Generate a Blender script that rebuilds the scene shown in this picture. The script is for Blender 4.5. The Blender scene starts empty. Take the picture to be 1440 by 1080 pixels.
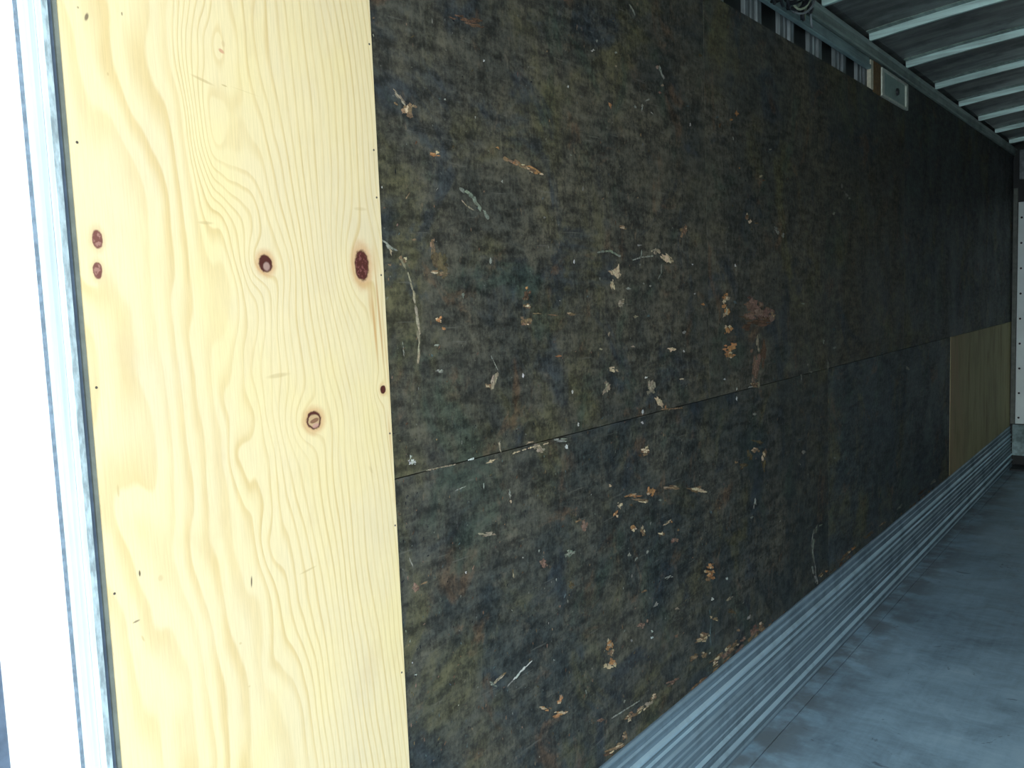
import bpy, bmesh, math, random
from mathutils import Matrix, Vector
random.seed(7)
sc = bpy.context.scene
COL = sc.collection

# ------------------------------------------------------------------ camera
cam_d = bpy.data.cameras.new('camera'); cam = bpy.data.objects.new('camera', cam_d); COL.objects.link(cam)
yaw, pitch, roll = .6665, -.0941, -.0391
cy, sy = math.cos(yaw), math.sin(yaw)
fw = Vector((-sy*math.cos(pitch), cy*math.cos(pitch), math.sin(pitch)))
rt = Vector((cy, sy, 0)); up = rt.cross(fw)
r2 = rt*math.cos(roll) + up*math.sin(roll); u2 = up*math.cos(roll) - rt*math.sin(roll)
M = Matrix((r2, u2, -fw)).transposed().to_4x4(); M.translation = (0, 0, 1.61)
cam.matrix_world = M
cam_d.sensor_width = 36; cam_d.lens = 36*1212.479/1440; cam_d.clip_start = .02
sc.camera = cam

# ------------------------------------------------------------------ sky and exposure
world = bpy.data.worlds.new('overcast_sky'); sc.world = world; world.use_nodes = True
wn = world.node_tree; wn.nodes.clear()
wo = wn.nodes.new('ShaderNodeOutputWorld'); wb = wn.nodes.new('ShaderNodeBackground')
wr = wn.nodes.new('ShaderNodeValToRGB'); ws = wn.nodes.new('ShaderNodeSeparateXYZ'); wt = wn.nodes.new('ShaderNodeTexCoord')
wn.links.new(wt.outputs['Generated'], ws.inputs[0]); wn.links.new(ws.outputs['Z'], wr.inputs[0])
wr.color_ramp.elements[0].position = 0; wr.color_ramp.elements[0].color = (.90, .97, 1.0, 1)
wr.color_ramp.elements[1].position = 1; wr.color_ramp.elements[1].color = (.72, .88, 1.0, 1)
wn.links.new(wr.outputs[0], wb.inputs[0]); wn.links.new(wb.outputs[0], wo.inputs[0])
wb.inputs[1].default_value = 6.0
sc.view_settings.view_transform = 'Standard'; sc.view_settings.look = 'None'
sc.view_settings.gamma = 1; sc.view_settings.use_curve_mapping = False
sc.view_settings.exposure = 0.0
sc.cycles.max_bounces = 10; sc.cycles.diffuse_bounces = 6

# ------------------------------------------------------------------ node helper
class Mat:
    def __init__(s, name, rough=.7, metal=0, spec=.5):
        s.m = bpy.data.materials.new(name); s.m.use_nodes = True
        s.t = s.m.node_tree; s.b = s.t.nodes['Principled BSDF']
        s.b.inputs['Roughness'].default_value = rough; s.b.inputs['Metallic'].default_value = metal
        s.b.inputs['Specular IOR Level'].default_value = spec
        s.co = s.n('ShaderNodeTexCoord').outputs['Object']
    def n(s, k): return s.t.nodes.new(k)
    def put(s, inp, v):
        if isinstance(v, bpy.types.NodeSocket): s.t.links.new(v, inp)
        elif v is not None:
            if isinstance(v, tuple) and len(v) == 3 and inp.type == 'RGBA': v = (*v, 1)
            inp.default_value = v
    def math(s, op, a, b=None, c=None, clamp=False):
        n = s.n('ShaderNodeMath'); n.operation = op; n.use_clamp = clamp
        s.put(n.inputs[0], a); s.put(n.inputs[1], b); s.put(n.inputs[2], c); return n.outputs[0]
    def add(s, a, b): return s.math('ADD', a, b)
    def sub(s, a, b): return s.math('SUBTRACT', a, b)
    def mul(s, a, b): return s.math('MULTIPLY', a, b)
    def sep(s, v=None):
        n = s.n('ShaderNodeSeparateXYZ'); s.put(n.inputs[0], v or s.co); return n.outputs
    def comb(s, x, y, z):
        n = s.n('ShaderNodeCombineXYZ'); s.put(n.inputs[0], x); s.put(n.inputs[1], y); s.put(n.inputs[2], z); return n.outputs[0]
    def map(s, v, loc=(0,0,0), rot=(0,0,0), scale=(1,1,1), kind='POINT'):
        n = s.n('ShaderNodeMapping'); n.vector_type = kind; s.put(n.inputs['Vector'], v)
        n.inputs['Location'].default_value = loc; n.inputs['Rotation'].default_value = rot; n.inputs['Scale'].default_value = scale
        return n.outputs[0]
    def noise(s, scale=5, detail=4, rough=.5, v=None, sc3=None, loc=(0,0,0), rot=(0,0,0), dist=0):
        v = v or s.co
        if sc3 or loc != (0,0,0) or rot != (0,0,0): v = s.map(v, loc, rot, sc3 or (1,1,1))
        n = s.n('ShaderNodeTexNoise'); s.put(n.inputs['Vector'], v); n.inputs['Scale'].default_value = scale
        n.inputs['Detail'].default_value = detail; n.inputs['Roughness'].default_value = rough; n.inputs['Distortion'].default_value = dist
        return n.outputs['Fac']
    def ss(s, v, a, b, lo=0., hi=1.):
        n = s.n('ShaderNodeMapRange'); n.interpolation_type = 'SMOOTHSTEP'; s.put(n.inputs[0], v)
        n.inputs[1].default_value = a; n.inputs[2].default_value = b; n.inputs[3].default_value = lo; n.inputs[4].default_value = hi
        return n.outputs[0]
    def ell(s, v, c, r, a=0):           # normalised distance to an ellipse lying in the YZ plane
        q = s.map(v, (0, c[0], c[1]), (math.radians(a), 0, 0), (1, r[0], r[1]), 'TEXTURE')
        n = s.n('ShaderNodeVectorMath'); n.operation = 'LENGTH'; s.put(n.inputs[0], q); return n.outputs['Value']
    def mix(s, f, a, b, mode='MIX'):
        n = s.n('ShaderNodeMix'); n.data_type = 'RGBA'; n.blend_type = mode
        s.put(n.inputs[0], f); s.put(n.inputs[6], a); s.put(n.inputs[7], b); return n.outputs[2]
    def ramp(s, f, stops):
        n = s.n('ShaderNodeValToRGB'); s.put(n.inputs[0], f); e = n.color_ramp.elements
        while len(e) < len(stops): e.new(.5)
        for i, (p, c) in enumerate(stops): e[i].position = p; e[i].color = (*c, 1)
        return n.outputs[0]
    def col(s, v): s.put(s.b.inputs['Base Color'], v); return s
    def bump(s, h, d=.002, k=.5):
        n = s.n('ShaderNodeBump'); s.put(n.inputs['Height'], h); n.inputs['Distance'].default_value = d
        n.inputs['Strength'].default_value = k; s.t.links.new(n.outputs[0], s.b.inputs['Normal']); return s
    def rough(s, v): s.put(s.b.inputs['Roughness'], v); return s

# ------------------------------------------------------------------ mesh helper
class MB:
    def __init__(s): s.v = []; s.f = []; s.c = []
    def box(s, a, b):
        i = len(s.v); (x0,y0,z0),(x1,y1,z1) = a, b
        s.v += [(x,y,z) for x in (x0,x1) for y in (y0,y1) for z in (z0,z1)]
        s.f += [tuple(i+k for k in q) for q in ((0,1,3,2),(4,6,7,5),(0,4,5,1),(2,3,7,6),(0,2,6,4),(1,5,7,3))]
        return s
    def extrude(s, prof, a, b, axis='Y', closed=True):
        """prof: list of (p, q). axis Y: (x, z); axis Z: (x, y); axis X: (y, z)"""
        i = len(s.v); n = len(prof)
        for t in (a, b):
            for p, q in prof: s.v.append({'Y': (p, t, q), 'Z': (p, q, t), 'X': (t, p, q)}[axis])
        for k in range(n if closed else n-1):
            j = (k+1) % n; s.f.append((i+k, i+j, i+n+j, i+n+k))
        if closed: s.f.append(tuple(range(i, i+n))[::-1]); s.f.append(tuple(range(i+n, i+2*n)))
        return s
    def tube(s, pts, r, k=8):
        i = len(s.v); P = [Vector(p) for p in pts]
        for j, p in enumerate(P):
            d = (P[min(j+1, len(P)-1)] - P[max(j-1, 0)]).normalized()
            a = d.orthogonal().normalized() if j == 0 else (pa - d*pa.dot(d)).normalized()
            pa = a; b = d.cross(a)
            for m in range(k):
                t = 2*math.pi*m/k; s.v.append(tuple(p + a*math.cos(t)*r + b*math.sin(t)*r))
        for j in range(len(P)-1):
            for m in range(k):
                m2 = (m+1) % k; s.f.append((i+j*k+m, i+j*k+m2, i+(j+1)*k+m2, i+(j+1)*k+m))
        s.f.append(tuple(range(i, i+k))[::-1]); e = i+(len(P)-1)*k; s.f.append(tuple(range(e, e+k)))
        return s
    def cyl(s, c, axis, r, h, k=12, r2=None):
        a = Vector(axis).normalized(); u = a.orthogonal().normalized(); w = a.cross(u); c = Vector(c); i = len(s.v)
        for t, rr in ((0, r), (h, r2 or r)):
            for m in range(k):
                q = 2*math.pi*m/k; s.v.append(tuple(c + a*t + u*math.cos(q)*rr + w*math.sin(q)*rr))
        for m in range(k): s.f.append((i+m, i+(m+1)%k, i+k+(m+1)%k, i+k+m))
        s.f.append(tuple(range(i, i+k))[::-1]); s.f.append(tuple(range(i+k, i+2*k)))
        return s
    def build(s, name, mat, parent=None, origin=(0,0,0), bevel=0, smooth=False):
        me = bpy.data.meshes.new(name); o0 = Vector(origin)
        me.from_pydata([tuple(Vector(v)-o0) for v in s.v], [], s.f)
        if s.c:
            a = me.attributes.new('tint', 'FLOAT_COLOR', 'POINT'); a.data.foreach_set('color', [x for c in s.c for x in (*c, 1)])
        bm = bmesh.new(); bm.from_mesh(me)
        if not s.c: bmesh.ops.recalc_face_normals(bm, faces=bm.faces)
        bm.to_mesh(me); bm.free()
        me.materials.append(mat)
        if smooth: me.shade_smooth()
        o = bpy.data.objects.new(name, me); COL.objects.link(o); o.location = origin
        if parent: o.parent = parent; o.location = o0 - Vector(parent.get('org', (0,0,0)))
        if bevel:
            b = o.modifiers.new('bevel', 'BEVEL'); b.width = bevel; b.segments = 2; b.limit_method = 'ANGLE'
        return o
def empty(name, loc=(0,0,0)):
    o = bpy.data.objects.new(name, None); COL.objects.link(o); o.location = loc; o.empty_display_size = .1; ORG[o.name] = Vector(loc); return o
ORG = {}
def part(mb, name, mat, parent, **k):
    """a child mesh; vertices are given in world metres"""
    o = mb.build(name, mat, None, origin=ORG.get(parent.name, Vector()), **k)
    o.parent = parent; o.location = (0,0,0); ORG[o.name] = ORG.get(parent.name, Vector()); return o
def struct(o): o['kind'] = 'structure'; return o
def tag(o, label, cat, group=None):
    o['label'] = label; o['category'] = cat
    if group: o['group'] = group
    return o
D = 1.22            # half the inside width; the left lining's face is at x = -D
YF = 8.65           # front wall
YR = .42            # inner edge of the rear frame

# ------------------------------------------------------------------ materials
def dirty_lining(name, tone=0., blue=0., seed=0., k0=1.):
    m = Mat(name, .62, 0, .35); L = (seed*3.1, seed*5.7, seed*1.9)
    mid = m.noise(3.2, 4, .6, loc=(L[1], L[2], L[0]), dist=.5); blot = m.noise(11, 5, .65, loc=(L[0], 3, 1), dist=.9)
    c = m.ramp(m.add(m.mul(mid, .62), m.mul(blot, .38)), [(.30, (.024,.029,.029)), (.43, (.037,.041,.036)), (.54, (.057,.055,.041)), (.66, (.084,.076,.050))])
    if tone: c = m.mix(tone, c, (.080,.064,.040))
    if blue: c = m.mix(blue, c, (.034,.046,.052))
    for i, (sc_, lo, hi, k, colr) in enumerate(((2.1, .50, .66, .65, (.085,.076,.032)), (3.3, .53, .66, .65, (.022,.031,.040)), (5.2, .57, .69, .55, (.11,.062,.032)), (4.1, .54, .68, .5, (.034,.052,.036)), (9., .60, .72, .45, (.10,.085,.06)))):
        c = m.mix(m.mul(m.ss(m.noise(sc_, 5, .66, loc=(seed+2.7*i, 4.2-i, 9.1+seed), dist=.9), lo, hi), k), c, colr)
    h1 = m.noise(1, 4, .6, rot=(math.radians(28),0,0), sc3=(1, 9, 40), loc=L)
    h2 = m.noise(1, 4, .6, rot=(math.radians(-40),0,0), sc3=(1, 12, 45), loc=L)
    fib = m.noise(1, 3, .6, sc3=(1, 190, 9), loc=L)
    fine = m.noise(55, 5, .8, loc=L)
    k = m.add(m.add(m.mul(h1, .72), m.mul(h2, .5)), m.add(m.mul(fib, .28), m.add(m.mul(fine, 1.3), m.mul(blot, .45))))
    k = m.ss(k, 1.30, 1.98, .34*k0, 1.75*k0)
    c = m.mix(1., c, m.comb(k, k, k), 'MULTIPLY')
    sp = m.ss(m.noise(48, 3, .6, sc3=(1, 1, .55), loc=(2, seed, 5)), .66, .74)
    cl = m.ss(m.noise(2.6, 2, .5, loc=(seed, 8, 2)), .46, .62)
    c = m.mix(m.mul(m.mul(sp, cl), .55), c, (.17,.12,.075))
    sp2 = m.ss(m.noise(95, 2, .5, loc=(6, seed, 5)), .72, .78)
    c = m.mix(m.mul(sp2, .5), c, (.20,.20,.17))
    sc1 = m.ss(m.noise(1, 2, .5, rot=(math.radians(38),0,0), sc3=(1, 9, 130), loc=(1, seed, 3)), .68, .76)
    c = m.mix(m.mul(sc1, .35), c, (.13,.125,.105))
    m.col(c); m.bump(m.add(m.mul(fine, .6), m.mul(k, .5)), .0012, .4)
    m.rough(m.ss(mid, .3, .7, .5, .75))
    return m.m

def fresh_ply():
    m = Mat('fresh_pine_plywood', .55, 0, .3); v = m.co; y, z = m.sep()[1], m.sep()[2]
    KN = [(.026,1.722,.0078,.0135,0,.3),(.023,1.678,.0068,.012,0,.3),(.307,1.691,.0135,.0150,15,1),(.521,1.690,.0175,.029,0,1),(.388,1.416,.0165,.0165,0,1),(.558,1.453,.007,.0085,0,.6),(.251,2.030,.006,.010,20,.25)]
    warp = m.noise(1, 2, .5, sc3=(1, 3.4, 1.5), loc=(3.3, 1.1, .4))
    warp2 = m.noise(1, 2, .5, sc3=(1, 9, 3.6), loc=(0, 2.1, 7.7))
    left = m.ss(y, .18, .40, 1, .0)
    h = m.add(y, m.mul(m.sub(z, 1.5), .085))                                   # the grain leans a little
    h = m.add(h, m.mul(m.sub(warp, .5), m.add(m.mul(left, .37), .08)))
    h = m.add(h, m.mul(m.sub(warp2, .5), m.add(m.mul(left, .10), .010)))
    for (a, b, r1, r2_, an, w) in KN:                                           # grain parts around every knot
        if w < .2: continue
        e = m.ell(v, (a, b), (r1*3.1, r2_*3.4)); g = m.math('EXPONENT', m.mul(m.mul(e, e), -1.))
        h = m.sub(h, m.mul(m.mul(m.sub(y, a), g), .9))
        e2 = m.ell(v, (a, b), (r1*2.2, r2_*2.4)); g2 = m.math('EXPONENT', m.mul(m.mul(e2, e2), -1.))
        h = m.add(h, m.mul(g2, .022*w))
    ph = m.add(m.mul(h, 19.), m.mul(m.math('MAXIMUM', m.sub(h, .265), 0.), 52.))
    ph = m.add(ph, m.mul(m.noise(1, 3, .6, sc3=(1, 60, 14)), .10))
    fr = m.math('FRACT', ph)
    idn = m.n('ShaderNodeTexWhiteNoise'); idn.noise_dimensions = '1D'; m.put(idn.inputs['W'], m.math('FLOOR', ph)); rnd = idn.outputs[0]
    late = m.mul(m.ss(fr, .25, .80), m.ss(fr, .86, 1., 1., 0.))
    thin = m.mul(m.ss(fr, .55, .85), m.ss(fr, .88, 1., 1., 0.)); lm = m.ss(h, .26, .31); late = m.add(m.mul(late, m.sub(1., lm)), m.mul(thin, lm))
    amp = m.mul(m.add(m.mul(rnd, .5), .5), m.ss(h, .2, .32, .70, .74))
    band = m.mul(late, amp)
    tone = m.noise(1, 3, .55, sc3=(1, 6, 3.2), loc=(5, 1, 2))
    base = m.ramp(tone, [(.32, (.70,.575,.355)), (.50, (.735,.60,.35)), (.68, (.75,.61,.325))])
    c = m.mix(m.mul(band, m.ss(m.noise(1,3,.6,sc3=(1,7,3),loc=(4,8,1)), .3, .62, .35, 1.)), base, (.58,.405,.165))
    fib = m.noise(1, 4, .7, sc3=(1, 420, 14)); f2 = m.ss(fib, .35, .7, 1.035, .93)
    c = m.mix(1., c, m.comb(f2, f2, f2), 'MULTIPLY')
    bl = m.ss(m.noise(1, 4, .6, sc3=(1, 9, 5), loc=(9, 3, 4)), .58, .74)
    c = m.mix(m.mul(bl, .30), c, (.58,.43,.24))
    # resin streak below the right-hand knot
    for cc, rr, k, colr in [((.545,1.58), (.0045,.10), .8, (.52,.28,.09)), ((.5585,1.60), (.0035,.14), .75, (.48,.25,.08)), ((.537,1.62), (.006,.05), .5, (.55,.32,.12)), ((.556,1.70), (.012,.04), .35, (.58,.38,.17)), ((.570,1.36), (.004,.06), .5, (.55,.32,.12)), ((.571,1.52),(.003,.16),.45,(.56,.35,.14))]:
        c = m.mix(m.mul(m.ss(m.ell(v, cc, rr, 3), .2, 1.1, 1, 0), k), c, colr)
    kn = m.noise(90, 4, .7); kd = m.mul(m.sub(kn, .5), .55)
    for i, (a, b, r1, r2_, an, w) in enumerate(KN):
        if w < .28:
            e = m.add(m.ell(v, (a-.001, b-.006), (.0065, .0035), -25), kd); c = m.mix(m.mul(m.ss(e, .5, 1.1, 1, 0), .8), c, (.55,.26,.15)); 
            e = m.add(m.ell(v, (a+.003, b+.006), (.004, .006), 0), kd); c = m.mix(m.mul(m.ss(e, .5, 1.1, 1, 0), .4), c, (.55,.38,.2)); continue
        e = m.add(m.ell(v, (a, b), (r1, r2_), an), kd)
        halo = m.ss(e, 1.0, 2.0, 1, 0)
        c = m.mix(m.mul(halo, .60 if w == 1 else .3), c, (.52,.25,.10))
        core = (.075,.020,.014) if i > 1 else (.17,.065,.05)
        c = m.mix(m.ss(e, .86, 1.12, 1, 0), c, core)
        if i == 2:
            e3 = m.add(m.ell(v, (a+.002, b-.005), (r1*.55, r2_*.55)), kd); c = m.mix(m.ss(e3, .6, 1.1, .8, 0), c, (.42,.27,.22))
        if i == 3:
            c = m.mix(m.mul(m.ss(m.noise(160, 2), .5, .62), m.ss(e, .7, .9, .45, 0)), c, (.33,.13,.12))
        if i == 4:
            e3 = m.add(m.ell(v, (a, b-.001), (r1*.80, r2_*.72)), kd); c = m.mix(m.ss(e3, .8, 1.05, 1, 0), c, (.5,.34,.18))
            e4 = m.add(m.ell(v, (a+.001, b-.001), (r1*.62, r2_*.25), 12), kd); c = m.mix(m.ss(e4, .8, 1.1, .9, 0), c, (.20,.09,.05))
            e5 = m.add(m.ell(v, (a+.003, b-.010), (r1*.5, r2_*.28), 12), kd); c = m.mix(m.ss(e5, .6, 1.1, .8, 0), c, (.50,.27,.22))
        if i in (0, 1):
            c = m.mix(m.mul(m.ss(m.noise(140, 2), .48, .62), m.ss(e, .6, .9, .6, 0)), c, (.45,.24,.19))
    DS = [(.212,1.973,.022,.0028,14,.6,0),(.251,1.971,.006,.0015,10,.8,0),(.290,1.968,.03,.0008,8,.3,0),(.200,1.753,.015,.003,0,.5,0),(.318,1.502,.0265,.0045,-3,.5,0),(.048,1.231,.0017,.0055,0,1,1),(.238,1.164,.0016,.011,5,.95,1),(.037,2.028,.0030,.0070,20,.85,1),(.026,2.038,.0018,.002,0,.6,1),(.089,2.044,.0014,.003,0,.7,1),(.037,1.161,.0065,.0018,-8,.7,1),(.045,1.132,.0018,.0065,-20,.55,0),(.355,1.152,.020,.0022,-8,.55,0),(.525,1.794,.018,.004,0,.35,0),(.061,1.955,.0016,.003,0,.7,0),(.026,1.360,.002,.011,0,.6,0),(.209,1.068,.0028,.0025,0,.5,0),(.516,1.304,.004,.010,-30,.3,0),(.080,1.215,.005,.006,0,.4,0),(.22,.99,.003,.002,0,.4,0)]
    for a, b, r1, r2_, an, k, dk in DS:
        e = m.add(m.ell(v, (a, b), (r1, r2_), -an), m.mul(kd, .6))
        c = m.mix(m.mul(m.ss(e, .45, 1.15, 1, 0), k), c, (.12,.08,.05) if dk else (.50,.36,.17))
    m.col(c); m.bump(m.add(m.mul(fib, .5), band), .0005, .35)
    return m.m

def old_ply():
    m = Mat('weathered_tan_plywood', .7, 0, .3)
    g = m.noise(1, 4, .6, sc3=(1, 14, 2.2), dist=.4); f = m.noise(1, 3, .6, sc3=(1, 130, 6))
    c = m.ramp(m.add(m.mul(g, .75), m.mul(f, .25)), [(.32, (.25,.19,.09)), (.5, (.40,.36,.19)), (.66, (.44,.39,.20))])
    pk = m.ss(m.sep()[1], 6.35, 6.9, .6, 0); c = m.mix(m.mul(pk, m.ss(g, .35, .6)), c, (.36,.21,.13))
    m.col(m.mix(m.ss(m.noise(3, 4), .5, .7, 0, .35), c, (.24,.20,.12))); return m.m

def metal(name, colr, rough=.38, met=.75, streak=(30, 1, 30), amt=.35, grime=.3):
    m = Mat(name, rough, met, .5)
    a = m.noise(1, 4, .6, sc3=streak); b = m.noise(5, 5, .65)
    dk = tuple(x*(1-amt) for x in colr)
    c = m.mix(m.ss(a, .35, .65), dk, colr)
    c = m.mix(m.mul(m.ss(b, .48, .68), grime), c, tuple(x*.35 for x in colr))
    m.col(c); m.rough(m.ss(b, .3, .7, rough*.8, min(1, rough*1.5))); m.bump(a, .0006, .3); return m.m

def plain(name, colr, rough=.6, met=0, amt=.3, scale=25):
    m = Mat(name, rough, met); a = m.noise(scale, 4, .6)
    m.col(m.mix(m.ss(a, .35, .68), tuple(x*(1-amt) for x in colr), colr)); m.bump(a, .0006, .3); return m.m

def floor_mat():
    m = Mat('worn_grey_floor', .5, 0, .5)
    a = m.noise(1.6, 5, .6, dist=.5); b = m.noise(7, 6, .7, dist=.7)
    s1 = m.noise(1, 5, .7, sc3=(2.5, 26, 1), rot=(0,0,math.radians(12)), dist=.3); s2 = m.noise(1, 4, .7, sc3=(30, 2.0, 1), rot=(0,0,math.radians(-6)))
    k = m.add(m.add(m.mul(a, .42), m.mul(b, .34)), m.add(m.mul(s1, .12), m.mul(s2, .12)))
    c = m.ramp(k, [(.36, (.11,.165,.20)), (.46, (.225,.335,.41)), (.54, (.30,.445,.54)), (.66, (.41,.56,.64))])
    dk = m.ss(m.noise(11, 4, .6, dist=1.2, loc=(3,1,0)), .66, .72); c = m.mix(m.mul(dk, .65), c, (.07,.09,.11))
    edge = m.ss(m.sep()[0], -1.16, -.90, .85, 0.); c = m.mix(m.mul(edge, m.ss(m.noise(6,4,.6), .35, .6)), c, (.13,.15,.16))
    m.col(c); m.rough(m.ss(b, .3, .7, .38, .62)); m.bump(m.add(m.mul(b, .5), m.mul(s1, .4)), .0015, .5); return m.m

M_up = [dirty_lining('dark_lining_brown', .18, 0, 1., .93), dirty_lining('dark_lining_brown_two', .22, 0, 2.), dirty_lining('dark_lining_far', 0, .35, 3., 1.05), dirty_lining('dark_lining_end', 0, .6, 4., 1.3)]
M_lo = [dirty_lining('dark_lining_low', 0, .1, 5., .86), dirty_lining('dark_lining_low_far', 0, .65, 6., 1.15)]
M_fresh = fresh_ply(); M_old = old_ply()
M_scuff = metal('scuffed_aluminium', (.23,.325,.385), .45, .4, (50, 1.2, 110), .35, .40)
M_rib = metal('worn_bright_aluminium', (.60,.82,.93), .36, .5, (20, .8, 20), .25, .35)
M_rib2 = metal('dull_aluminium', (.38,.52,.60), .42, .45, (20, .8, 20), .25, .35)
M_galv = metal('galvanised_steel', (.82,.93,.97), .34, .25, (60, 60, 2), .25, .15)
M_bow = metal('roof_bow_aluminium', (.66,.88,.84), .42, .45, (2, 60, 60), .3, .2)
M_roof = metal('dull_roof_sheet', (.36,.37,.36), .42, .5, (1.5, 9, 1), .5, .6)
M_rail = metal('dull_green_rail', (.34,.42,.38), .5, .4, (40, 1.5, 60), .35, .3)
M_duct = metal('dull_duct', (.30,.42,.42), .5, .4, (40, 2, 60), .3, .2)
M_post = metal('pale_wall_post', (.22,.26,.27), .5, .25, (60, 60, 3), .4, .4)
M_skin = plain('dark_outer_skin', (.012,.016,.016), .6)
M_white = plain('white_paint', (.88,.89,.90), .35, 0, .03, 40)
M_frp = plain('pale_front_wall', (.84,.95,.93), .4, 0, .10, 3)
M_seal = plain('blue_grey_rubber', (.10,.14,.20), .6)
M_bevel_shade = plain('blue_grey_bevel_shade', (.22,.29,.36), .7, 0, .4, 90)  # shade of the strip's left bevel, put into the colour
M_strip_shade = metal('mottled_strip_shade', (.50,.61,.64), .5, .2, (90, 90, 30), .5, .3)  # galvanised strip's shaded right side, as a darker bluish mottled colour
M_grey_ed = plain('greenish_grey_edge', (.17,.19,.165), .6)
M_floor = floor_mat()
M_brown = plain('brown_wood', (.20,.115,.04), .7, 0, .4, 60)
M_cream = plain('cream_wood', (.62,.58,.44), .7, 0, .2, 60)
M_lens = plain('greenish_lens', (.26,.38,.33), .35, 0, .2, 30)
M_lampf = plain('pale_lamp_frame', (.62,.66,.56), .5, 0, .2, 40)
M_black = plain('black_plastic', (.015,.017,.02), .5)
M_screw = plain('dark_screw', (.13,.11,.09), .45, .3)
M_yard = plain('pale_yard_concrete', (.38,.37,.35), .9, 0, .25, 2)
M_wires = [plain('dark_cable', (.014,.016,.02), .45), plain('pale_green_cable', (.34,.40,.28), .5), plain('grey_cable', (.20,.23,.24), .5)]
chip = Mat('bare_wood_chips', .8, 0, .2); at = chip.n('ShaderNodeAttribute'); at.attribute_name = 'tint'
q = chip.ss(chip.noise(180, 4, .7), .3, .7, .55, 1.15); chip.col(chip.mix(1., at.outputs['Color'], chip.comb(q, q, q), 'MULTIPLY')); M_chip = chip.m

# ------------------------------------------------------------------ yard outside the rear opening
yard = struct(MB().box((-40, -60, -1.30), (40, 40, -1.2)).build('ground', M_yard))

# ------------------------------------------------------------------ floor
fl = struct(empty('floor'))
part(MB().box((-1.30, .30, -.14), (1.30, YF+.06, -.031)), 'subfloor', M_skin, fl)
for x0, x1 in ((-1.222, -1.138), (-1.1355, -.0015), (.0015, 1.1355), (1.138, 1.222)):
    part(MB().box((x0, .34, -.03), (x1, YF-.002, 0)), 'floor_board', M_floor, fl, bevel=.002)

# ------------------------------------------------------------------ left wall
wl = struct(empty('wall_left'))
part(MB().box((-1.30, .42, -.03), (-1.285, YF+.06, 2.785)), 'outer_skin', M_skin, wl)
part(MB().box((-1.284, .54, 2.30), (-1.256, YF, 2.78)), 'cavity_shade_sheet', M_skin, wl)  # near-black sheet added so the cavities between the posts look shaded
def sheet(y0, y1, z0, z1, mat, lab=None, x=-D, name='lining_panel', par=wl, g=.0012):
    o = part(MB().box((x-.009, y0+g, z0+g), (x, y1-g, z1-g)), name, mat, par)
    if lab: o['label'] = lab
    return o
ZT, ZS = 2.558, 1.2735
up_sheets = []
for i, (a, b, t) in enumerate(((1.1645, 2.59, ZT), (2.59, 4.50, ZT), (4.50, 5.03, ZT-.01), (5.03, 7.47, 2.70), (7.47, YF, 2.70))):
    up_sheets.append(sheet(a, b, ZS, t, M_up[min(i, 1) if i < 3 else i-1]))
lo_sheets = [sheet(1.1645, 3.76, .33, ZS, M_lo[0]), sheet(3.76, 6.20, .33, ZS, M_lo[1])]
# wall posts that show in the gap above the lining
yy = -.20 + .585
posts = [3.10 + .3235*k for k in range(-7, 17)]
for pe in posts:
    if pe > YF-.1: continue
    y0 = pe-.135
    pf = [(-1.2555, y0), (-1.240, y0+.002), (-1.239, y0+.024), (-1.246, y0+.028), (-1.247, y0+.056), (-1.241, y0+.060), (-1.241, y0+.078), (-1.247, y0+.082),
          (-1.247, y0+.096), (-1.236, y0+.100), (-1.235, y0+.135), (-1.2555, y0+.135)]
    part(MB().extrude(pf, .0, 2.78, 'Z'), 'wall_post', M_post, wl)

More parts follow.
